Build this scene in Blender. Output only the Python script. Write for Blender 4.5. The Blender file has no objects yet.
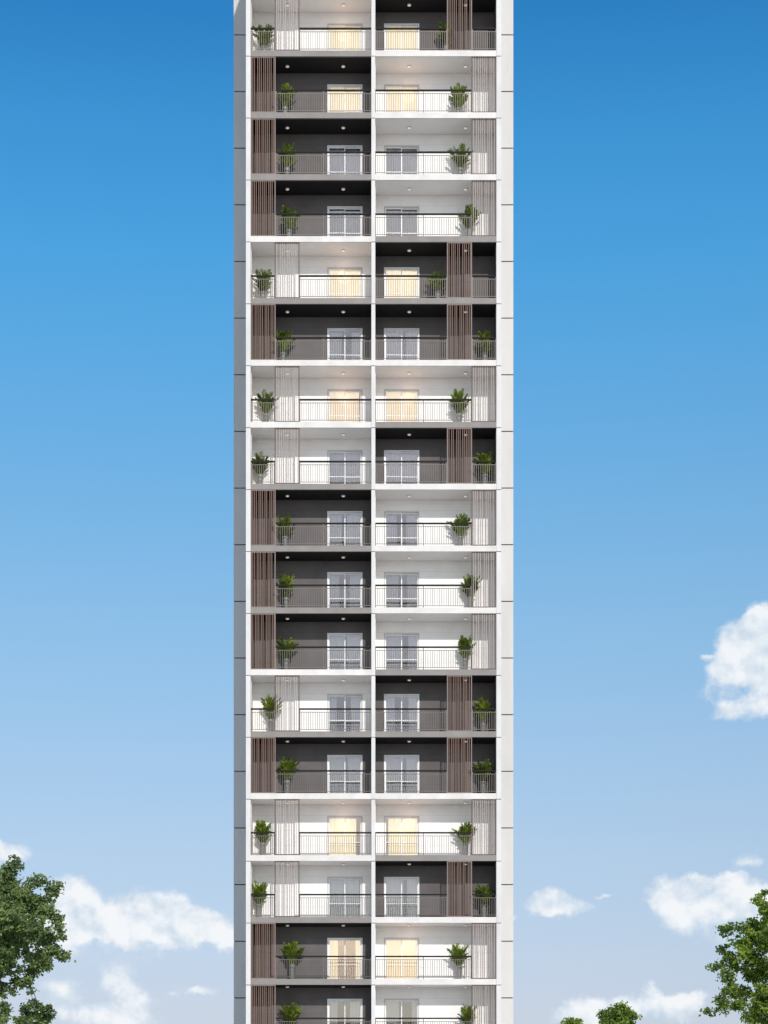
import bpy, math, random
from mathutils import Vector, Matrix
random.seed(7)
D = bpy.data
scene = bpy.context.scene
COL = scene.collection
R = math.radians

# ------------------------------------------------------------------ helpers
class MB:
    def __init__(s): s.v = []; s.f = []; s.m = []
    def box(s, x0, x1, y0, y1, z0, z1, m=0, mtop=None):
        b = len(s.v)
        s.v += [(x0,y0,z0),(x1,y0,z0),(x1,y1,z0),(x0,y1,z0),(x0,y0,z1),(x1,y0,z1),(x1,y1,z1),(x0,y1,z1)]
        for i, q in enumerate([(0,3,2,1),(4,5,6,7),(0,1,5,4),(1,2,6,5),(2,3,7,6),(3,0,4,7)]):
            s.f.append(tuple(b+k for k in q)); s.m.append(mtop if (i == 1 and mtop is not None) else m)
    def poly(s, pts, m=0):
        b = len(s.v); s.v += [tuple(p) for p in pts]; s.f.append(tuple(range(b, b+len(pts)))); s.m.append(m)
    def tube(s, pts, rads, n=8, m=0, cap=True):
        rings = []
        for i, p in enumerate(pts):
            p = Vector(p)
            d = (Vector(pts[min(i+1, len(pts)-1)]) - Vector(pts[max(i-1, 0)]))
            if d.length < 1e-6: d = Vector((0,0,1))
            d.normalize()
            a = d.orthogonal().normalized() if abs(d.z) < .95 else (Vector((1,0,0)) - d*d.x).normalized()
            c = d.cross(a)
            b = len(s.v)
            for k in range(n):
                t = 2*math.pi*k/n
                s.v.append(tuple(p + (a*math.cos(t) + c*math.sin(t))*rads[i]))
            rings.append(b)
        for i in range(len(rings)-1):
            for k in range(n):
                s.f.append((rings[i]+k, rings[i]+(k+1) % n, rings[i+1]+(k+1) % n, rings[i+1]+k)); s.m.append(m)
        if cap:
            s.f.append(tuple(rings[0]+k for k in reversed(range(n)))); s.m.append(m)
            s.f.append(tuple(rings[-1]+k for k in range(n))); s.m.append(m)
    def lathe(s, prof, n=20, m=0, c=(0,0,0)):
        b0 = len(s.v)
        for r, z in prof:
            for k in range(n):
                t = 2*math.pi*k/n
                s.v.append((c[0]+r*math.cos(t), c[1]+r*math.sin(t), c[2]+z))
        for i in range(len(prof)-1):
            for k in range(n):
                a = b0+i*n
                s.f.append((a+k, a+(k+1) % n, a+n+(k+1) % n, a+n+k)); s.m.append(m)
        s.f.append(tuple(b0+k for k in reversed(range(n)))); s.m.append(m)
        s.f.append(tuple(b0+(len(prof)-1)*n+k for k in range(n))); s.m.append(m)
    def mesh(s, name, mats, smooth=False):
        me = D.meshes.new(name); me.from_pydata(s.v, [], s.f)
        for m in (mats if isinstance(mats, (list, tuple)) else [mats]): me.materials.append(m)
        me.polygons.foreach_set('material_index', s.m)
        if smooth: me.polygons.foreach_set('use_smooth', [True]*len(s.f))
        me.update(); return me
    def build(s, name, mats, parent=None, smooth=False):
        return link(name, s.mesh(name, mats, smooth), parent)

def link(name, me, parent=None):
    o = D.objects.new(name, me); COL.objects.link(o)
    if parent: o.parent = parent
    return o
def empty(name, loc=(0,0,0)):
    o = D.objects.new(name, None); o.empty_display_size = .2; o.location = loc; COL.objects.link(o); return o
def tag(o, label=None, cat=None, group=None, kind=None):
    if label: o['label'] = label
    if cat: o['category'] = cat
    if group: o['group'] = group
    if kind: o['kind'] = kind
    return o

# ------------------------------------------------------------------ materials
def nodes_of(mat):
    mat.use_nodes = True; nt = mat.node_tree; nt.nodes.clear(); return nt
def N(nt, t, **kw):
    n = nt.nodes.new(t)
    for k, v in kw.items(): setattr(n, k, v)
    return n
def mat_surface(name, col, rough=.6, var=.08, scale=1.2, metal=0, bump=.02, streak=False, groove=None, spec=.4, emit=None, emit_s=0):
    m = D.materials.new(name); nt = nodes_of(m); L = nt.links
    out = N(nt, 'ShaderNodeOutputMaterial'); b = N(nt, 'ShaderNodeBsdfPrincipled')
    L.new(b.outputs[0], out.inputs[0])
    b.inputs['Roughness'].default_value = rough; b.inputs['Metallic'].default_value = metal
    b.inputs['Specular IOR Level'].default_value = spec
    geo = N(nt, 'ShaderNodeNewGeometry')
    mp = N(nt, 'ShaderNodeMapping'); L.new(geo.outputs['Position'], mp.inputs[0])
    mp.inputs['Scale'].default_value = (1, 1, .25) if streak else (1, 1, 1)
    nz = N(nt, 'ShaderNodeTexNoise'); nz.inputs['Scale'].default_value = scale; nz.inputs['Detail'].default_value = 6
    nz.inputs['Roughness'].default_value = .65
    L.new(mp.outputs[0], nz.inputs['Vector'])
    mr = N(nt, 'ShaderNodeMapRange'); L.new(nz.outputs[0], mr.inputs[0])
    mr.inputs[1].default_value = .3; mr.inputs[2].default_value = .7
    mr.inputs[3].default_value = 1-var; mr.inputs[4].default_value = 1+var*.5
    mul = N(nt, 'ShaderNodeVectorMath', operation='SCALE'); mul.inputs[0].default_value = col
    L.new(mr.outputs[0], mul.inputs['Scale'])
    src = mul.outputs[0]
    if groove:
        sx = N(nt, 'ShaderNodeSeparateXYZ'); L.new(geo.outputs['Position'], sx.inputs[0])
        ad = N(nt, 'ShaderNodeMath', operation='ADD'); ad.inputs[1].default_value = groove[1]; L.new(sx.outputs[2], ad.inputs[0])
        mo = N(nt, 'ShaderNodeMath', operation='PINGPONG'); mo.inputs[1].default_value = groove[0]/2; L.new(ad.outputs[0], mo.inputs[0])
        lt = N(nt, 'ShaderNodeMapRange'); L.new(mo.outputs[0], lt.inputs[0]); lt.inputs[1].default_value = .004; lt.inputs[2].default_value = .02
        lt.inputs[3].default_value = groove[2]; lt.inputs[4].default_value = 1
        m2 = N(nt, 'ShaderNodeVectorMath', operation='SCALE'); L.new(src, m2.inputs[0]); L.new(lt.outputs[0], m2.inputs['Scale']); src = m2.outputs[0]
    L.new(src, b.inputs['Base Color'])
    if bump:
        n2 = N(nt, 'ShaderNodeTexNoise'); n2.inputs['Scale'].default_value = 25; n2.inputs['Detail'].default_value = 4
        L.new(geo.outputs['Position'], n2.inputs['Vector'])
        bp = N(nt, 'ShaderNodeBump'); bp.inputs['Strength'].default_value = .3; bp.inputs['Distance'].default_value = bump
        L.new(n2.outputs[0], bp.inputs['Height']); L.new(bp.outputs[0], b.inputs['Normal'])
    if emit:
        b.inputs['Emission Color'].default_value = (*emit, 1); b.inputs['Emission Strength'].default_value = emit_s
    return m
def mat_glass(name):
    m = D.materials.new(name); nt = nodes_of(m); L = nt.links
    out = N(nt, 'ShaderNodeOutputMaterial'); mx = N(nt, 'ShaderNodeMixShader')
    tr = N(nt, 'ShaderNodeBsdfTransparent'); tr.inputs[0].default_value = (.82, .86, .88, 1)
    gl = N(nt, 'ShaderNodeBsdfGlossy'); gl.inputs['Roughness'].default_value = .02; gl.inputs[0].default_value = (1, .93, .91, 1)
    fr = N(nt, 'ShaderNodeFresnel'); fr.inputs[0].default_value = 1.9
    nz = N(nt, 'ShaderNodeTexNoise'); nz.inputs['Scale'].default_value = 1.3
    geo = N(nt, 'ShaderNodeNewGeometry'); L.new(geo.outputs['Position'], nz.inputs['Vector'])
    bp = N(nt, 'ShaderNodeBump'); bp.inputs['Strength'].default_value = .08; bp.inputs['Distance'].default_value = .05
    L.new(nz.outputs[0], bp.inputs['Height']); L.new(bp.outputs[0], gl.inputs['Normal'])
    ad = N(nt, 'ShaderNodeMath', operation='MULTIPLY_ADD'); ad.inputs[1].default_value = 1.3; ad.inputs[2].default_value = .05
    L.new(fr.outputs[0], ad.inputs[0]); L.new(ad.outputs[0], mx.inputs[0])
    L.new(tr.outputs[0], mx.inputs[1]); L.new(gl.outputs[0], mx.inputs[2]); L.new(mx.outputs[0], out.inputs[0])
    return m
def mat_leaf(name, c0, c1, c2, trans=.35, rough=.45):
    m = D.materials.new(name); nt = nodes_of(m); L = nt.links
    out = N(nt, 'ShaderNodeOutputMaterial')
    b = N(nt, 'ShaderNodeBsdfPrincipled'); b.inputs['Roughness'].default_value = rough; b.inputs['Specular IOR Level'].default_value = .35
    t = N(nt, 'ShaderNodeBsdfTranslucent'); mx = N(nt, 'ShaderNodeMixShader'); mx.inputs[0].default_value = trans
    geo = N(nt, 'ShaderNodeNewGeometry')
    cr = N(nt, 'ShaderNodeValToRGB'); e = cr.color_ramp.elements
    e[0].position = 0; e[0].color = (*c0, 1); e[1].position = 1; e[1].color = (*c2, 1)
    x = cr.color_ramp.elements.new(.55); x.color = (*c1, 1)
    nz = N(nt, 'ShaderNodeTexNoise'); nz.inputs['Scale'].default_value = 1.6; L.new(geo.outputs['Position'], nz.inputs['Vector'])
    mm = N(nt, 'ShaderNodeMath', operation='MULTIPLY_ADD'); mm.inputs[1].default_value = .55
    L.new(geo.outputs['Random Per Island'], mm.inputs[0])
    m2 = N(nt, 'ShaderNodeMapRange'); L.new(nz.outputs[0], m2.inputs[0]); m2.inputs[1].default_value = .35; m2.inputs[2].default_value = .65
    m2.inputs[4].default_value = .45
    L.new(m2.outputs[0], mm.inputs[2]); L.new(mm.outputs[0], cr.inputs[0])
    L.new(cr.outputs[0], b.inputs['Base Color']); 
    sc = N(nt, 'ShaderNodeVectorMath', operation='MULTIPLY'); sc.inputs[1].default_value = (1.25, 1.5, .6)
    L.new(cr.outputs[0], sc.inputs[0]); L.new(sc.outputs[0], t.inputs[0])
    L.new(b.outputs[0], mx.inputs[1]); L.new(t.outputs[0], mx.inputs[2]); L.new(mx.outputs[0], out.inputs[0])
    return m
def mat_curtain(name, col, emit=0):
    m = D.materials.new(name); nt = nodes_of(m); L = nt.links
    out = N(nt, 'ShaderNodeOutputMaterial'); b = N(nt, 'ShaderNodeBsdfPrincipled'); b.inputs['Roughness'].default_value = .9
    geo = N(nt, 'ShaderNodeNewGeometry'); nz = N(nt, 'ShaderNodeTexNoise'); nz.inputs['Scale'].default_value = 3
    mp = N(nt, 'ShaderNodeMapping'); mp.inputs['Scale'].default_value = (4, 1, .3); L.new(geo.outputs['Position'], mp.inputs[0]); L.new(mp.outputs[0], nz.inputs['Vector'])
    mr = N(nt, 'ShaderNodeMapRange'); L.new(nz.outputs[0], mr.inputs[0]); mr.inputs[1].default_value = .3; mr.inputs[2].default_value = .7
    mr.inputs[3].default_value = .88; mr.inputs[4].default_value = 1.03
    mul = N(nt, 'ShaderNodeVectorMath', operation='SCALE'); mul.inputs[0].default_value = col; L.new(mr.outputs[0], mul.inputs['Scale'])
    L.new(mul.outputs[0], b.inputs['Base Color'])
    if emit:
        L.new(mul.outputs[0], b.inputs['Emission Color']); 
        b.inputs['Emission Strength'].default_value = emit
    L.new(b.outputs[0], out.inputs[0]); return m

M = {}
M['white'] = mat_surface('white_plaster', (.82,.797,.775), .7, .08, .9, groove=(.75, .2, .86))
M['white_fascia'] = mat_surface('white_edge_paint', (.655,.625,.59), .6, .15, 1.1)
M['dark'] = mat_surface('charcoal_plaster', (.132,.12,.118), .75, .18, .9, groove=(.75, .2, .85), spec=.1)
M['dark_fascia'] = mat_surface('grey_edge_paint', (.235,.215,.2), .65, .16, 1.1)
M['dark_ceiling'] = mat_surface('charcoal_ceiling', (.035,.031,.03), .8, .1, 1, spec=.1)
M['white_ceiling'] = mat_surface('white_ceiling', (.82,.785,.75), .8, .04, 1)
M['tile'] = mat_surface('balcony_tile', (.78,.75,.71), .5, .05, 2)
M['tile_dark'] = mat_surface('balcony_tile_dark', (.16,.15,.14), .5, .1, 2)
M['column'] = mat_surface('white_column_paint', (.62,.605,.582), .6, .15, 1.3, streak=True)
M['cladding'] = mat_surface('pale_cladding', (.57,.555,.53), .65, .12, .45, streak=True)
M['joint'] = mat_surface('dark_joint', (.06,.06,.065), .8)
M['rail'] = mat_surface('black_rail_metal', (.01,.009,.009), .6, .1, 4, bump=0, spec=.15)
M['bar'] = mat_surface('grey_bar_metal', (.13,.115,.105), .5, .1, 4, metal=.3, bump=0)
M['wood'] = mat_surface('brown_slat', (.38,.31,.28), .6, .06, 3, bump=0)
M['wood_dark'] = mat_surface('dark_brown_slat', (.18,.105,.075), .6, .08, 3, bump=0)
M['wood_frame_dark'] = mat_surface('slat_frame_umber', (.09,.06,.05), .6, .1, 3, bump=0)
M['wood_frame'] = mat_surface('slat_frame_brown', (.2,.155,.135), .55, .15, 3, bump=0)
M['frame_white'] = mat_surface('white_aluminium', (.78,.78,.78), .4, .04, 2, bump=0)
M['frame_grey'] = mat_surface('pale_grey_aluminium', (.5,.49,.47), .4, .05, 2, bump=0)
M['glass'] = mat_glass('door_glass')
M['cur_off'] = mat_curtain('lavender_curtain', (.7,.67,.67))
M['cur_grey'] = mat_curtain('pale_grey_curtain', (.6,.57,.54))
M['cur_on'] = mat_curtain('lit_cream_curtain', (.88,.76,.52), .72)  # cloth itself emits, standing in for room light behind it
M['cur_tan'] = mat_curtain('lit_tan_curtain', (.87,.72,.48), .68)  # emits likewise, room light put into the cloth
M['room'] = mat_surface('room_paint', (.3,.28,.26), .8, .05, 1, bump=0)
M['room_lit'] = mat_surface('room_paint_lit', (.55,.45,.36), .8, .05, 1, bump=0)  # lit copy of the room paint, lamp light put into the colour
M['lens'] = mat_surface('downlight_lens', (.8,.76,.7), .4, 0, 1, bump=0, emit=(1,.85,.7), emit_s=.35)
M['lens_rim'] = mat_surface('downlight_rim', (.5,.49,.48), .4, 0, 1, bump=0)
M['pot'] = mat_surface('brushed_steel_pot', (.33,.33,.31), .4, .15, 4, metal=.5, bump=0)
M['soil'] = mat_surface('potting_soil', (.03,.022,.016), .95, .3, 20)
M['palm'] = mat_leaf('palm_leaf', (.035,.06,.009), (.13,.19,.017), (.38,.43,.05), .35)
M['leaf'] = mat_leaf('tree_leaf', (.06,.1,.04), (.16,.22,.08), (.3,.37,.12), .38)
M['leaf_b'] = mat_leaf('tree_leaf_bright', (.06,.1,.02), (.18,.26,.035), (.38,.45,.08), .4)
M['bark'] = mat_surface('bark', (.09,.07,.055), .9, .35, 8, bump=.05)
M['table'] = mat_surface('dark_table_wood', (.03,.024,.02), .5, .2, 3, bump=0)
M['grass'] = mat_surface('lawn', (.05,.085,.025), .95, .35, .6, bump=.05)
M['paving'] = mat_surface('paving', (.58,.56,.53), .8, .12, .5)

# ------------------------------------------------------------------ geometry of the tower
P = 3.0                                   # storey height
def zb(k): return 1.6 + (1175-56.2-61.9*k)/20.635      # underside of the slab below row k
SLAB = .28; DEP = 1.5; DOOR_H = 2.17
XL0, XL1 = -5.955, -.10
XR0, XR1 = .085, 5.955
def fx(px): return (px-373.5)/20.635
def bx(px): return (px-373.5)/20.32
#      left: wall, lit, palm px       right: wall, lit, palm px
ROWS = {
 -2: ('d',0,None,'w',0,None), -1: ('d',0,None,'w',0,None),
 0: ('w',1,264,'d',1,446), 1: ('d',1,285,'w',1,458), 2: ('d',0,287,'w',0,460), 3: ('d',0,289,'w',0,469),
 4: ('w',1,263,'d',1,438), 5: ('d',0,283,'d',0,485), 6: ('w',1,266,'w',1,459), 7: ('w',0,260,'d',0,485),
 8: ('d',0,285,'w',0,460), 9: ('d',0,286,'w',0,470), 10: ('d',0,286,'w',0,465), 11: ('w',0,271,'d',0,483),
 12: ('d',0,287,'d',0,483), 13: ('w',1,263,'w',1,465), 14: ('w',0,259,'d',0,484), 15: ('d',1,292,'w',1,459),
 16: ('d',0,291,'w',0,468), 17: ('w',0,None,'w',0,None)}
WORD = ['top','second','third','fourth','fifth','sixth','seventh','eighth','ninth','tenth','eleventh','twelfth',
        'thirteenth','fourteenth','fifteenth','second lowest','lowest']
tower = empty('apartment_tower', (0,0,0))
tag(tower, 'tall slender apartment tower with two columns of white and charcoal balconies', 'building')

# columns on the front, with a fine joint at each slab
for (x0, x1) in ((-6.18,-5.955), (-.10,.085), (5.955,6.19)):
    mb = MB(); mb.box(x0+.01, x1-.01, -.02, .34, 0, 65.2, 1)
    for k in range(-3, 17):
        z0 = zb(k)-.012; z1 = (zb(k-1) if k > -3 else 65.9)-.034
        mb.box(x0, x1, -.035, .35, z0+.012, z1, 0)
    mb.box(x0, x1, -.035, .35, 0, zb(16)-.034, 0)
    mb.build('column', [M['column'], M['joint']], tower)
# side walls of the front volume and the party wall behind the middle column
for (x0, x1) in ((-6.16,-5.955), (5.955,6.17)):
    mb = MB(); mb.box(x0, x1, .352, 7.99, 0, 65.9); mb.build('side_wall', M['cladding'], tower)
mb = MB(); mb.box(-.095, .08, .352, 4.7, zb(16), 65.0); mb.build('party_wall', M['white'], tower)
# rear volume in panels, seen as the piers left and right
mb = MB(); mb.box(-7.3, 7.3, 8.03, 21.97, 0, 67.9, 1)
jz = []
pitch = 56.65*104/1981
z = 1.6 + (1175-91.5)*104/1981
while z > 0: z -= pitch
z += pitch
prev = 0
while prev < 68:
    mb.box(-7.34, 7.34, 8.0, 22.0, prev+.03, min(z, 68)-.03, 0); prev = z; z += pitch
    if z - pitch > 68: break
mb.build('rear_volume', [M['cladding'], M['joint']], tower)
mb = MB(); mb.box(-5.95, 5.95, .352, 7.99, zb(-3), zb(-3)+SLAB); mb.box(-5.95, 5.95, .352, .5, zb(-3)+SLAB, 65.9)
mb.build('roof_slab', M['white_fascia'], tower)

def slab(x0, x1, k, below, own):
    mb = MB(); z0 = zb(k); z1 = z0+SLAB
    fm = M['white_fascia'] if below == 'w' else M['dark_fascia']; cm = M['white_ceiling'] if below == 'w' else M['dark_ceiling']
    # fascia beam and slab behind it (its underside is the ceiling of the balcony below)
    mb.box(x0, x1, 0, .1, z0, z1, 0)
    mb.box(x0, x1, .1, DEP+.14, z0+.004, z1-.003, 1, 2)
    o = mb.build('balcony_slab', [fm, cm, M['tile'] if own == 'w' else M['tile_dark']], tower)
def bay_wall(x0, x1, k, w, d0, d1):
    mb = MB(); z0 = zb(k)+SLAB; z1 = zb(k-1)
    y0, y1 = DEP, DEP+.14
    mb.box(x0, d0, y0, y1, z0, z1); mb.box(d1, x1, y0, y1, z0, z1); mb.box(d0, d1, y0, y1, z0+DOOR_H, z1)
    mb.box(x0, x0+.015, .36, y0, z0, z1); mb.box(x1-.015, x1, .36, y0, z0, z1)
    mb.build('balcony_wall', M['white'] if w == 'w' else M['dark'], tower)
def downlight(x, y, z):
    mb = MB(); mb.lathe([(.1,0),(.1,-.03),(.085,-.035)], 16, 0, (x,y,z))
    o = mb.build('ceiling_light', M['lens_rim'], tower)
    mb = MB(); mb.lathe([(.08,0),(.08,-.012),(.05,-.03),(.01,-.034)], 16, 0, (x,y,z-.034)); mb.build('lens', M['lens'], o)
def railing(segs, k):
    z = zb(k)+SLAB; mb = MB(); hr = MB()
    for (a, b) in segs:
        hr.box(a, b, .035, .105, z+1.06, z+1.13)
        mb.box(a, b, .055, .08, z+.93, z+.955); mb.box(a, b, .055, .08, z+.09, z+.115)
        n = max(1, round((b-a)/.11))
        for i in range(1, n):
            x = a+(b-a)*i/n; mb.box(x-.0105, x+.0105, .06, .078, z+.115, z+.93)
        npost = max(1, round((b-a)/2.4))
        for i in range(npost+1):
            x = min(max(a+(b-a)*i/npost, a+.02), b-.02); mb.box(x-.02, x+.02, .052, .088, z, z+1.06)
    o = mb.build('railing', M['bar'], tower); hr.build('handrail', M['rail'], o)
def screen(x0, x1, k, seed, w):
    z0 = zb(k)+SLAB; z1 = zb(k-1)
    mb = MB(); f = MB()
    y0, y1 = .03, .09
    f.box(x0, x0+.045, y0-.01, y1+.01, z0, z1); f.box(x1-.045, x1, y0-.01, y1+.01, z0, z1)
    f.box(x0+.045, x1-.045, y0-.01, y1+.01, z0, z0+.05); f.box(x0+.045, x1-.045, y0-.01, y1+.01, z1-.05, z1)
    gaps = [.05,.055,.09,.045,.05,.085,.05,.115,.05,.055,.08,.05,.06]
    sw = .026 if w == 'w' else .03
    x = x0+.085; i = seed
    while x < x1-.08:
        mb.box(x, x+sw, y0, y1, z0+.05, z1-.05); x += sw+gaps[i % 13]*(1.4 if w == 'w' else 1.1); i += 1
    o = mb.build('slat_screen', M['wood'] if w == 'w' else M['wood_dark'], tower)
    f.build('screen_frame', M['wood_frame_dark'] if w == 'w' else M['wood_frame'], o)
def curtain_mesh(x0, x1, y, z0, z1, mat, parent):
    mb = MB(); n = max(6, int((x1-x0)/.03)); vs = []
    for i in range(n+1):
        x = x0+(x1-x0)*i/n; yy = y+.011*math.sin(i*.9)+.008*math.sin(i*.31)
        vs.append((x, yy))
    for i in range(n):
        a, b = vs[i], vs[i+1]
        mb.poly([(a[0],a[1],z0),(b[0],b[1],z0),(b[0],b[1],z1),(a[0],a[1],z1)])
    mb.build('curtain', mat, parent, True)
def door(d0, d1, k, w, lit, cur):
    z0 = zb(k)+SLAB; z1 = z0+DOOR_H; y = DEP+.02; m = MB(); t = .06
    fm = M['frame_white'] if w == 'd' else M['frame_grey']
    m.box(d0, d0+t, y-.035, y+.1, z0, z1, 0); m.box(d1-t, d1, y-.035, y+.1, z0, z1, 0); m.box(d0+t, d1-t, y-.035, y+.1, z1-t, z1, 0)
    m.box(d0+t, d1-t, y, y+.1, z0, z0+.04, 0)
    xm = (d0+d1)/2; s = .045
    for (a, b, yy) in ((d0+t, xm+s/2, y+.005), (xm-s/2, d1-t, y+.045)):
        m.box(a, a+s, yy, yy+.035, z0+.04, z1-t, 1); m.box(b-s, b, yy, yy+.035, z0+.04, z1-t, 1)
        m.box(a+s, b-s, yy, yy+.035, z0+.04, z0+.12, 1); m.box(a+s, b-s, yy, yy+.035, z1-t-.06, z1-t, 1)
        m.box(a+s, b-s, yy+.004, yy+.03, z0+.86, z0+.9, 1)
    o = m.build('sliding_door', [fm, M['frame_white']], tower)
    for (a, b, yy) in ((d0+t+s, xm-s/2, y+.02), (xm+s/2, d1-t-s, y+.06)):
        g = MB(); g.poly([(a,yy,z0+.12),(b,yy,z0+.12),(b,yy,z1-t-.06),(a,yy,z1-t-.06)]); g.build('pane', M['glass'], o)
    for (a, b) in cur:
        curtain_mesh(d0+(d1-d0)*a, d0+(d1-d0)*b, y+.22, z0+.02, z1-.01, (M['cur_tan'] if k in (6, 15) else M['cur_on']) if lit else (M['cur_off'] if (k*7+int(d0 > 0)*3) % 3 else M['cur_grey']), o)
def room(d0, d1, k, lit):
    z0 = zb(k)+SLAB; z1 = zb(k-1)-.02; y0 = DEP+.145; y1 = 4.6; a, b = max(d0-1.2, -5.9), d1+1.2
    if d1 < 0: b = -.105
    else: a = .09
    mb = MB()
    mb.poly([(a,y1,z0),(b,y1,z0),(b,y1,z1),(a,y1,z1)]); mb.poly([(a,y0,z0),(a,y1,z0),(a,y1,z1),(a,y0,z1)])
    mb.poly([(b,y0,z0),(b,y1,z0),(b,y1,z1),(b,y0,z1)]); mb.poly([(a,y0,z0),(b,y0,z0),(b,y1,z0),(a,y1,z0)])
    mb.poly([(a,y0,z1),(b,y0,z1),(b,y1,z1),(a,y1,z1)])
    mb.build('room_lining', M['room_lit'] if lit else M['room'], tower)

tables = []
for k in range(-2, 17):
    lw, ll, lp, rw, rl, rp = ROWS[k]
    nb = ROWS[k+1]
    slab(XL0, XL1, k, nb[0], lw); slab(XR0, XR1, k, nb[3], rw)
    ld0, ld1, rd0, rd1 = bx(327.3), bx(362.5), bx(384), bx(419.3)
    bay_wall(XL0, XL1, k, lw, ld0, ld1); bay_wall(XR0, XR1, k, rw, rd0, rd1)
    for px in (288, 343.5): downlight(bx(px), .86, zb(k-1)+.004)
    for px in (409, 465): downlight(bx(px), .86, zb(k-1)+.004)
    if lw == 'w':
        railing([(XL0, fx(274.6)), (fx(299.4), XL1)], k); screen(fx(274.6), fx(299.4), k, k+3, 'w')
    else:
        railing([(fx(275.5), XL1)], k); screen(XL0, fx(275.5), k, k+5, 'd')
    if rw == 'w':
        railing([(XR0, fx(471.5))], k); screen(fx(471.5), XR1, k, k+8, 'w')
    else:
        railing([(XR0, fx(447)), (fx(472), XR1)], k); screen(fx(447), fx(472), k, k+11, 'd')
    full = [(.02,.98)]; rk = random.Random(k*5+2)
    lc = full if ll else [(.02,rk.uniform(.25,.5)),(rk.uniform(.55,.75),.98)]; rc = full if rl else [(.02,rk.uniform(.3,.55)),(rk.uniform(.58,.8),.98)]
    if k in (2, 3, 7): lc = [(.02,.98)]; rc = [(.02,.98)]
    if k == 15: lc = [(.02,.3),(.8,.98)]
    if k == 13: lc = [(.02,.82)]; rc = [(.12,.98)]
    if k in (6, 14): lc = [(.02,.9)]
    door(ld0, ld1, k, lw, ll, lc); door(rd0, rd1, k, rw, rl, rc)
    room(ld0, ld1, k, ll); room(rd0, rd1, k, rl)
# lit room with half-drawn curtains, and the other lit rooms: a lamp each
for k in range(0, 17):
    for side, lit, xx in (('left', ROWS[k][1], bx(345)), ('right', ROWS[k][4], bx(401))):
        if lit:
            ld = D.lights.new('room_lamp', 'POINT'); ld.energy = 60 if k == 15 else 25; ld.color = (1,.8,.55); ld.shadow_soft_size = .15
            lo = D.objects.new('room_lamp', ld); lo.location = (xx, 3.0, zb(k-1)-.4); COL.objects.link(lo); lo.parent = tower
            if ROWS[k][0 if side == 'left' else 3] == 'w':
                ld = D.lights.new('balcony_warm_fill', 'POINT'); ld.energy = 5; ld.color = (1,.62,.42); ld.shadow_soft_size = .35  # added fill in mid-air, stands for warm light spilling from the lit door
                lo = D.objects.new('balcony_warm_fill', ld); lo.location = (bx(343.5) if side == 'left' else bx(409), 1.0, zb(k-1)-.75); COL.objects.link(lo); lo.parent = tower

# podium below the balconies
mb = MB(); zt = zb(16)
for (x0, x1) in ((XL0, -2.2), (2.2, XR1)): mb.box(x0, x1, .3, .5, 0, zt)
mb.box(-2.2, 2.2, .3, .5, 3.2, zt); mb.build('podium_wall', M['cladding'], tower)
mb = MB()
for x in (-2.2, -1.1, -.03, 1.04, 2.12): mb.box(x, x+.08, .36, .44, 0, 3.2)
mb.box(-2.12, 2.12, .37, .43, 3.1, 3.2); e = mb.build('entrance_door', M['rail'], tower)
g = MB(); g.poly([(-2.12,.4,0),(2.12,.4,0),(2.12,.4,3.1),(-2.12,.4,3.1)]); g.build('pane', M['glass'], e)
mb = MB(); mb.box(-2.6, 2.6, -1.6, -.04, 3.3, 3.5); mb.build('entrance_canopy', M['white_fascia'], tower)

# ------------------------------------------------------------------ potted palms
def frond(mb, base, az, L_, tilt, rnd):
    # arching rachis with paired leaflets
    n = 9; pts = []; p = Vector(base); ang = tilt*.6
    h = Vector((math.cos(az), math.sin(az), 0)); side = Vector((-math.sin(az), math.cos(az), 0))
    for i in range(n+1):
        pts.append(p.copy()); d = h*math.sin(ang)+Vector((0,0,1))*math.cos(ang)
        p = p + d*(L_/n); ang += (.015+.075*i/n)*(1+tilt*1.6)
    for i in range(len(pts)-1):
        w = .01
        mb.poly([pts[i]-side*w, pts[i]+side*w, pts[i+1]+side*w, pts[i+1]-side*w])
    for i in range(2, n+1):
        d = (pts[min(i+1,n)]-pts[i-1]).normalized()
        for sub in (0, .5):
            q = pts[i-1].lerp(pts[i], sub)
            ll = (.12+.24*math.sin(math.pi*min(1,(i+sub-1.2)/(n-.4))))*L_/1.05
            for sg in (-1, 1):
                dr = (side*sg*.5 + d*(.95+rnd.uniform(-.15,.2)) + Vector((0,0,rnd.uniform(-.15,.15)))).normalized()
                face = Vector((rnd.uniform(-.6,.6), -1, rnd.uniform(-.2,.8)))
                wv = dr.cross(face).normalized()*rnd.uniform(.022,.034)
                mid = q+dr*ll*.45; tip = q+dr*ll+Vector((0,0,-ll*.16))
                mb.poly([q, mid-wv, tip, mid+wv])
def palm_meshes(seed):
    rnd = random.Random(seed); mb = MB()
    for i in range(26):
        az = 2*math.pi*i/26*3+rnd.uniform(-.25,.25); t = rnd.choice([.08,.2,.35,.5,.65])+rnd.uniform(-.04,.06)
        b = (.09*math.cos(az)*rnd.random(), .09*math.sin(az)*rnd.random(), rnd.uniform(.66,.74))
        frond(mb, b, az, rnd.uniform(.85,1.25)*(1-.15*t), t, rnd)
    for i in range(20):
        az = rnd.uniform(0,2*math.pi); b = (.08*math.cos(az), .08*math.sin(az), .68)
        frond(mb, b, az, rnd.uniform(.45,.75), rnd.uniform(.3,.8), rnd)
    return mb.mesh('foliage', M['palm'])
pm = [palm_meshes(s) for s in (3, 11, 23, 42, 57)]
mb = MB(); mb.lathe([(.14,0),(.15,.01),(.19,.68),(.195,.7),(.2,.7),(.2,.73),(.18,.73),(.175,.69)], 24); pot_me = mb.mesh('pot', M['pot'], True)
mb = MB(); mb.lathe([(.17,.67),(.17,.69),(.05,.7)], 16); soil_me = mb.mesh('soil', M['soil'])
cnt = 0
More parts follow.
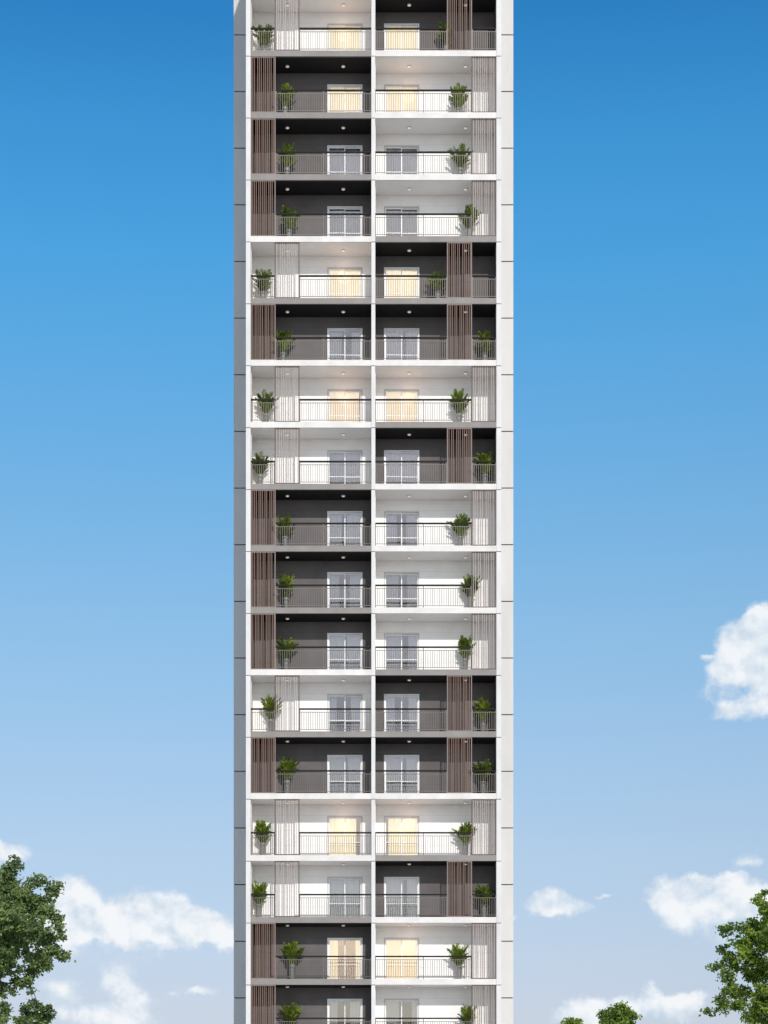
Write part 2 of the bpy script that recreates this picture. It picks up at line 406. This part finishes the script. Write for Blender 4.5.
def rowphrase(k):
    if k < 15: return ('top row' if k == 0 else WORD[k]+' row from the top')
    return ['second lowest row', 'lowest row'][k-15]
for k in range(0, 17):
    for side, w, px, lit in (('left', ROWS[k][0], ROWS[k][2], ROWS[k][1]), ('right', ROWS[k][3], ROWS[k][5], ROWS[k][4])):
        yy = 1.02 if w == 'w' or side == 'left' else 1.0
        sc = 20.635*96/(96+yy)
        x = (px-373.5)/sc
        x = min(max(x, -5.72), 5.7)
        t = empty('potted_palm', (x, yy, zb(k)+SLAB)); t.rotation_euler = (0, 0, random.uniform(0, 6.28)); s = random.uniform(.96, 1.1); sx = random.uniform(.8, .93); t.scale = (sx, sx, s)
        wall = 'white' if w == 'w' else 'charcoal'
        tag(t, 'palm in steel pot, %s %s balcony, %s' % (wall, side, rowphrase(k)), 'potted plant', 'potted palms on the balconies')
        link('foliage', pm[cnt*2 % 5], t); po = link('pot', pot_me, t); link('soil', soil_me, po); cnt += 1

# low dark tables just inside the unlit doors
mb = MB(); mb.box(-.75,.75,-.16,.16,.56,.6); top_me = mb.mesh('tabletop', M['table'])
mb = MB(); mb.box(-.025,.025,-.025,.025,0,.56); leg_me = mb.mesh('leg', M['table'])
for k in (8, 9, 10, 11, 12, 14):
    for side, xx, lit in (('left', bx(345), ROWS[k][1]), ('right', bx(401.6), ROWS[k][4])):
        if side == 'left' and k == 14: continue
        t = empty('low_table', (xx, DEP+.5, zb(k)+SLAB))
        tag(t, 'long dark table inside glass door, %s balcony, %s' % (side, rowphrase(k)), 'table', 'tables inside the balcony doors')
        link('tabletop', top_me, t)
        for (a, b) in ((-.7,-.12),(.7,-.12),(-.7,.12),(.7,.12)): l = link('leg', leg_me, t); l.location = (a, b, 0)

# ------------------------------------------------------------------ trees
CAMY = -96.0; F = 1981.0
def tree(name, label, px, cy, dist, R_, leafm, seed, group, boughs, leaf=.085, cs=.17, nrest=40, side=0, per=1.0):
    """A tree `dist` metres from the street viewpoint; crown of radius R_ about (px, cy); boughs lists
    the leafy boughs on the side facing the tower's flank, the rest of the crown grows freely."""
    rnd = random.Random(seed); sc = dist/F
    X = (px-373.5)*sc; Y = CAMY+dist; Zc = 1.6+(1175-cy)*sc
    root = empty(name, (X, Y, 0)); tag(root, label, 'tree', group)
    tr = MB(); tt = Zc-R_*.5
    tr.tube([(0,0,0),(.05,.02,tt*.35),(-.04,.05,tt*.7),(.03,0,tt),(.0,.05,Zc-R_*.1),(.04,0,Zc+R_*.45)], [R_*.085+.06, R_*.065+.04, R_*.055+.03, R_*.045+.02, R_*.03+.01, .02], 10)
    lobes = []; wood = []
    for (bx_, by_, br) in boughs:
        lobes.append((Vector(((bx_-px)*sc, rnd.uniform(-.8,.8)*min(R_,1.6)*.6, (cy-by_)*sc+Zc)), br*sc))
        if br*sc > .35:
            for j in range(2): lobes.append((Vector(((bx_-px)*sc*rnd.uniform(.9,1), rnd.uniform(-1,1)*R_*.6, (cy-by_)*sc+Zc)), br*sc*.85))
    n0 = len(lobes)
    while len(lobes) < n0+nrest:
        d = Vector((rnd.gauss(0,1), rnd.gauss(0,1), rnd.gauss(0,.9)+.1)).normalized()
        p = Vector((0,0,Zc))+d*R_*rnd.uniform(.4,.85)
        if side and p.x*side > -R_*.22 : continue
        if not side and abs(p.y) < R_*.3 and p.z > Zc: continue
        if not side: p.z -= R_*.35
        lobes.append((p, R_*rnd.uniform(.12,.22)))
    lv = MB()
    # limbs: each bough grows from the nearest wood already there, nearer the trunk
    nodes = [(Vector((.02,0,tt+(Zc+R_*.4-tt)*i/8)), 0, .05) for i in range(9)]
    def reach(v): return Vector((v.x, v.y, 0)).length
    for c, rr in sorted(lobes, key=lambda q: reach(q[0])):
        best = min(nodes, key=lambda q: (q[0]-c).length + max(0, q[0].z-c.z)*.9 + (q[1] > reach(c))*3)
        p0 = best[0]; Ld = (c-p0).length; rad = max(.011, .045*(1-reach(c)/(R_*1.25))); j_ = Ld*.1; pp = [p0]
        for t_ in (.25, .5, .75): pp.append(p0.lerp(c, t_)+Vector((rnd.uniform(-j_,j_), rnd.uniform(-j_,j_), rnd.uniform(-j_,j_)-Ld*.1*math.sin(math.pi*t_))))
        pp.append(c); tr.tube(pp, [min(best[2], rad*1.15), rad, rad*.85, rad*.7, rad*.4], 5, cap=False)
        for q_ in pp[2:]: nodes.append((q_, reach(q_), rad*.8))
        extra = [pp[2], pp[3]] if Ld > .35 else []
        for q_ in extra: wood.append(q_)
        ncl = max(4, int(per*30*(rr/.42)**2))+len(extra)*2
        for q in range(ncl):
            d = Vector((rnd.gauss(0,1), rnd.gauss(0,1), rnd.gauss(0,1))).normalized()
            cc = c+d*rr*rnd.uniform(.25,1)
            if q < len(extra)*2: cc = extra[q % len(extra)]+d*.12
            if rnd.random() < .4: tr.tube([c.lerp(cc, -.1), cc], [.008, .003], 3, cap=False)
            cr = cs*rnd.uniform(.5,1.15); n = int(26*cr/cs)
            for i in range(n):
                e = Vector((rnd.gauss(0,1), rnd.gauss(0,1), rnd.gauss(0,.62)))
                p = cc+e*cr*.45
                nrm = (Vector((rnd.gauss(0,.7), rnd.gauss(-.35,.7), rnd.gauss(.6,.5)))+d*.4).normalized()
                u = nrm.orthogonal().normalized(); u = (Matrix.Rotation(rnd.uniform(0,6.28), 3, nrm) @ u); w = nrm.cross(u)
                l = leaf*rnd.uniform(.7,1.25); b = len(lv.v)
                lv.v += [tuple(p-u*l*.6), tuple(p+w*l*.38+nrm*l*.1), tuple(p+u*l*.7-nrm*l*.12), tuple(p-w*l*.38+nrm*l*.1)]
                lv.f += [(b,b+1,b+2),(b,b+2,b+3)]; lv.m += [0,0]
    tr.build('trunk', M['bark'], root, True); lv.build('crown', leafm, root)
    return root
G = 'leafy street trees in front of the tower'
tree('leafy_tree', 'large dark green leafy tree at the left edge of the photo', -40, 945, 55, 3.3, M['leaf'], 5, G,
  [(13,861,9),(4,872,12),(0,888,22),(36,882,11),(50,886,8),(58,884,6),(24,902,18),(42,900,10),(50,917,12),(62,922,7),(64,934,6),(44,936,16),(20,928,24),(2,935,24),(54,952,9),(64,954,5),(35,958,15),(46,968,8),(8,960,20),(30,974,9),(34,985,6),(12,982,11),(0,992,10),
   (8,1013,10),(24,1010,8),(38,1008,8),(48,1010,5),(44,1020,9),(22,1022,11),(2,1026,12),(36,1032,14),(10,1040,18)], side=1, nrest=60)
tree('leafy_tree', 'tall bright green leafy tree at the right edge of the photo', 822, 965, 55, 3.15, M['leaf_b'], 9, G,
  [(765,894,4),(756,901,5),(758,908,6),(772,905,10),(768,920,13),(752,925,9),(740,929,6),(729,928,4),(724,927,2.5),(762,940,15),(744,945,9),(726,946,5),(729,955,4),(735,965,9),(752,958,12),(716,965,5),(722,975,5),(728,982,6),(765,970,16),(724,992,5),(716,1001,5),(711,1009,4),(722,1006,5),(745,990,10),(742,1006,9),(760,995,14),(748,942,12),(738,955,9),(752,975,12),(750,1008,12),(735,992,7),(758,932,12),(764,1014,14),(746,1020,9),(775,1030,20)], side=-1, nrest=60, leaf=.08)
tree('leafy_tree', 'small round light green treetop just right of the tower', 618, 1040, 72, 1.5, M['leaf_b'], 14, G,
  [(618,1008,6),(611,1012,6),(626,1010,5),(603,1014,4),(632,1016,5),(618,1017,10),(606,1022,7),(630,1024,8),(617,1030,15)], nrest=16, leaf=.09, cs=.18, per=1.6)
tree('leafy_tree', 'lowest light green treetop barely rising beside the tower foot', 572, 1052, 76, 1.4, M['leaf_b'], 21, G,
  [(570,1021,4),(578,1022,4),(565,1024,3),(573,1028,8),(573,1036,12)], nrest=14, leaf=.09, cs=.18, per=1.6)

# ------------------------------------------------------------------ ground
mb = MB(); mb.poly([(-4000,-4000,0),(4000,-4000,0),(4000,4000,0),(-4000,4000,0)]); tag(mb.build('ground', M['paving']), kind='structure')
mb = MB(); mb.poly([(-3,-100,.004),(3,-100,.004),(3,-.05,.004),(-3,-.05,.004)]); tag(mb.build('path', M['tile']), kind='structure')

# ------------------------------------------------------------------ sun, sky, camera
SD = Vector((.2, -1, .587)).normalized()          # towards the sun
sun = D.lights.new('sun', 'SUN'); sun.energy = 3.0; sun.angle = R(.9); sun.color = (1,.955,.89)
so = D.objects.new('sun', sun); COL.objects.link(so); so.rotation_euler = SD.to_track_quat('Z', 'Y').to_euler()
w = D.worlds.new('World'); scene.world = w; w.use_nodes = True; nt = w.node_tree; nt.nodes.clear(); L = nt.links
out = N(nt, 'ShaderNodeOutputWorld'); bg = N(nt, 'ShaderNodeBackground'); L.new(bg.outputs[0], out.inputs[0])
sky = N(nt, 'ShaderNodeTexSky', sky_type='NISHITA'); sky.sun_disc = False
sky.sun_elevation = math.asin(SD.z); sky.sun_rotation = math.atan2(SD.x, SD.y)
sky.air_density = 1; sky.dust_density = .6; sky.ozone_density = 2
SKY_S = .16
bg.inputs[1].default_value = SKY_S
tc = N(nt, 'ShaderNodeTexCoord'); sep = N(nt, 'ShaderNodeSeparateXYZ'); L.new(tc.outputs['Generated'], sep.inputs[0])
def Mth(op, a, b=None, c=None, clamp=False):
    n = N(nt, 'ShaderNodeMath', operation=op); n.use_clamp = clamp
    for i, x in enumerate((a, b, c)):
        if x is None: continue
        if isinstance(x, (int, float)): n.inputs[i].default_value = x
        else: L.new(x, n.inputs[i])
    return n.outputs[0]
hyp = Mth('SQRT', Mth('ADD', Mth('POWER', sep.outputs[0], 2), Mth('POWER', sep.outputs[1], 2)))
tanel = Mth('DIVIDE', sep.outputs[2], Mth('MAXIMUM', hyp, .001))       # tangent of elevation
# haze correction by elevation
GRADE = [(-.05,(1,1,1)),(1,(1,1,1))]
#GRADE_BEGIN
GRADE = [(0.5864, (0.173, 0.814, 1.147)), (0.5263, (0.275, 0.982, 1.241)), (0.4636, (0.364, 1.063, 1.259)), (0.401, (0.51, 1.035, 1.158)), (0.3383, (0.658, 0.995, 1.044)), (0.2757, (0.798, 0.951, 0.943)), (0.213, (0.862, 0.863, 0.848)), (0.1629, (0.852, 0.778, 0.766)), (0.1078, (0.768, 0.666, 0.703)), (0.078, (0.70, 0.60, 0.68)), (0.0, (0.5, 0.42, 0.52)), (1.0, (0.6, 0.8, 0.95))]
#GRADE_END
cr = N(nt, 'ShaderNodeValToRGB'); cr.color_ramp.interpolation = 'LINEAR'
el = cr.color_ramp.elements
el[0].position = 0; el[1].position = 1
GS = 4.0
els = sorted(GRADE)
el[0].position = max(0, els[0][0]); el[0].color = (*[c/GS for c in els[0][1]], 1)
el[1].position = els[-1][0]; el[1].color = (*[c/GS for c in els[-1][1]], 1)
for p_, c_ in els[1:-1]:
    x = cr.color_ramp.elements.new(p_); x.color = (*[c/GS for c in c_], 1)
L.new(tanel, cr.inputs[0])
gsc = N(nt, 'ShaderNodeVectorMath', operation='SCALE'); L.new(cr.outputs[0], gsc.inputs[0]); gsc.inputs['Scale'].default_value = GS*.14/SKY_S
mulc = N(nt, 'ShaderNodeVectorMath', operation='MULTIPLY'); L.new(sky.outputs[0], mulc.inputs[0]); L.new(gsc.outputs[0], mulc.inputs[1])
sw = N(nt, 'ShaderNodeMapRange', interpolation_type='SMOOTHSTEP'); L.new(sep.outputs[1], sw.inputs[0]); sw.inputs[1].default_value = -.35; sw.inputs[2].default_value = .35; sw.inputs[3].default_value = .08
smx = N(nt, 'ShaderNodeMix', data_type='RGBA'); L.new(sw.outputs[0], smx.inputs[0]); L.new(sky.outputs[0], smx.inputs[6]); L.new(mulc.outputs[0], smx.inputs[7])
skycol = smx.outputs[2]
# cumulus clouds: banks at compass bearings and elevations
az = Mth('ARCTAN2', sep.outputs[0], sep.outputs[1])
cxy = N(nt, 'ShaderNodeCombineXYZ'); L.new(az, cxy.inputs[0]); L.new(tanel, cxy.inputs[1])
def noise(scale, detail, rough, vec, off=(0,0,0)):
    mp = N(nt, 'ShaderNodeMapping'); mp.inputs['Location'].default_value = off; L.new(vec, mp.inputs[0])
    n = N(nt, 'ShaderNodeTexNoise'); n.inputs['Scale'].default_value = scale; n.inputs['Detail'].default_value = detail; n.inputs['Roughness'].default_value = rough
    L.new(mp.outputs[0], n.inputs['Vector']); return n
nd = noise(38, 5, .6, cxy.outputs[0])
sb = N(nt, 'ShaderNodeVectorMath', operation='SUBTRACT'); L.new(nd.outputs['Color'], sb.inputs[0]); sb.inputs[1].default_value = (.5,.5,.5)
sc_ = N(nt, 'ShaderNodeVectorMath', operation='SCALE'); L.new(sb.outputs[0], sc_.inputs[0]); sc_.inputs['Scale'].default_value = .022
wv = N(nt, 'ShaderNodeVectorMath', operation='ADD'); L.new(cxy.outputs[0], wv.inputs[0]); L.new(sc_.outputs[0], wv.inputs[1])
CL = [ # x, y, rx, ry, weight
 (90,952,60,16,.22),(170,950,60,14,.2),(110,1000,60,22,.35),(60,1015,50,20,.35),(730,940,50,18,.3),(620,1015,60,18,.35),(690,1012,50,14,.3),
 (2,850,24,14,1),(72,897,30,24,1),(55,915,40,26,1),(132,908,26,24,1),(105,925,40,20,1),(168,912,28,24,1),(195,928,30,18,1),(226,932,26,15,.95),(150,932,60,14,.9),
 (40,940,40,18,.7),(120,975,26,16,.72),(142,997,20,18,.72),(195,991,22,8,.8),(98,1012,22,14,.78),(132,1018,34,12,.7),(60,985,30,14,.5),
 (762,622,24,20,1),(737,640,25,24,1),(731,670,24,20,.9),(768,668,32,34,1),(726,702,18,13,.5),(754,708,28,14,.5),(708,657,9,4,.7),(708,688,10,12,.4),(718,716,22,10,.3),
 (549,898,20,16,1),(557,907,36,12,1),(604,897,9,4,.75),(514,920,7,5,.6),
 (678,895,30,20,1),(694,912,42,22,1),(735,900,42,20,1),(764,902,24,20,1),(745,864,22,9,.55),(716,888,30,16,.95),
 (590,1008,22,14,.8),(570,1016,22,10,.75),(648,995,10,8,.7),(688,1000,22,10,.85),(655,1010,34,12,.75),(620,1000,12,9,.6)]
dens = None
for (px, py, rx, ry, wt) in CL:
    X = (px-373.5)/F; a0 = math.atan(X); t0 = (1175-py)/F*math.cos(a0)
    mp = N(nt, 'ShaderNodeVectorMath', operation='SUBTRACT'); L.new(wv.outputs[0], mp.inputs[0]); mp.inputs[1].default_value = (a0, t0, 0)
    m2 = N(nt, 'ShaderNodeVectorMath', operation='MULTIPLY'); L.new(mp.outputs[0], m2.inputs[0]); m2.inputs[1].default_value = (F/rx/1.28, F/ry/1.28, 0)
    ln = N(nt, 'ShaderNodeVectorMath', operation='LENGTH'); L.new(m2.outputs[0], ln.inputs[0])
    v = Mth('MULTIPLY', Mth('POWER', Mth('SUBTRACT', 1, Mth('MINIMUM', ln.outputs['Value'], 1)), 1.25), wt)
    dens = v if dens is None else Mth('ADD', dens, v)
nf = noise(62, 10, .66, cxy.outputs[0], (3,1,0)); r1 = noise(42, 4, .55, cxy.outputs[0], (5,1,0)); r2 = noise(42, 4, .55, cxy.outputs[0], (5.002,1.005,0))
dens = Mth('MINIMUM', dens, .8)
d2 = Mth('ADD', dens, Mth('MULTIPLY', Mth('SUBTRACT', nf.outputs[0], .5), .85))
front = Mth('GREATER_THAN', sep.outputs[1], 0)
mk = N(nt, 'ShaderNodeMapRange', interpolation_type='SMOOTHSTEP'); L.new(d2, mk.inputs[0]); mk.inputs[1].default_value = .1; mk.inputs[2].default_value = .52
gate = N(nt, 'ShaderNodeMapRange'); L.new(dens, gate.inputs[0]); gate.inputs[1].default_value = .0; gate.inputs[2].default_value = .12
mask = Mth('MULTIPLY', Mth('MULTIPLY', mk.outputs[0], gate.outputs[0]), Mth('MULTIPLY', front, .93))
relief = Mth('MULTIPLY', Mth('SUBTRACT', r2.outputs[0], r1.outputs[0]), 3.6)
shade = Mth('ADD', Mth('ADD', Mth('MULTIPLY', d2, .6), .3), relief, clamp=True)
cm = N(nt, 'ShaderNodeMix', data_type='RGBA'); L.new(shade, cm.inputs[0])
cm.inputs[6].default_value = (.56/SKY_S, .68/SKY_S, .81/SKY_S, 1); cm.inputs[7].default_value = (.93/SKY_S, .95/SKY_S, .97/SKY_S, 1)
fin = N(nt, 'ShaderNodeMix', data_type='RGBA'); L.new(mask, fin.inputs[0]); L.new(skycol, fin.inputs[6]); L.new(cm.outputs[2], fin.inputs[7])
L.new(fin.outputs[2], bg.inputs[0])

cam = D.cameras.new('camera'); co = D.objects.new('camera', cam); COL.objects.link(co); scene.camera = co
co.location = (0, CAMY, 1.6); co.rotation_euler = (R(90), 0, 0)
cam.sensor_width = 36; cam.sensor_fit = 'AUTO'; cam.lens = F/1024*36
cam.shift_x = (384-373.5)/1024; cam.shift_y = (1175-512)/1024
cam.clip_start = .1; cam.clip_end = 20000
scene.view_settings.view_transform = 'Standard'; scene.view_settings.look = 'None'; scene.view_settings.exposure = 0; scene.view_settings.gamma = 1
scene.render.resolution_x = 768; scene.render.resolution_y = 1024
scene.cycles.max_bounces = 8; scene.cycles.transparent_max_bounces = 12
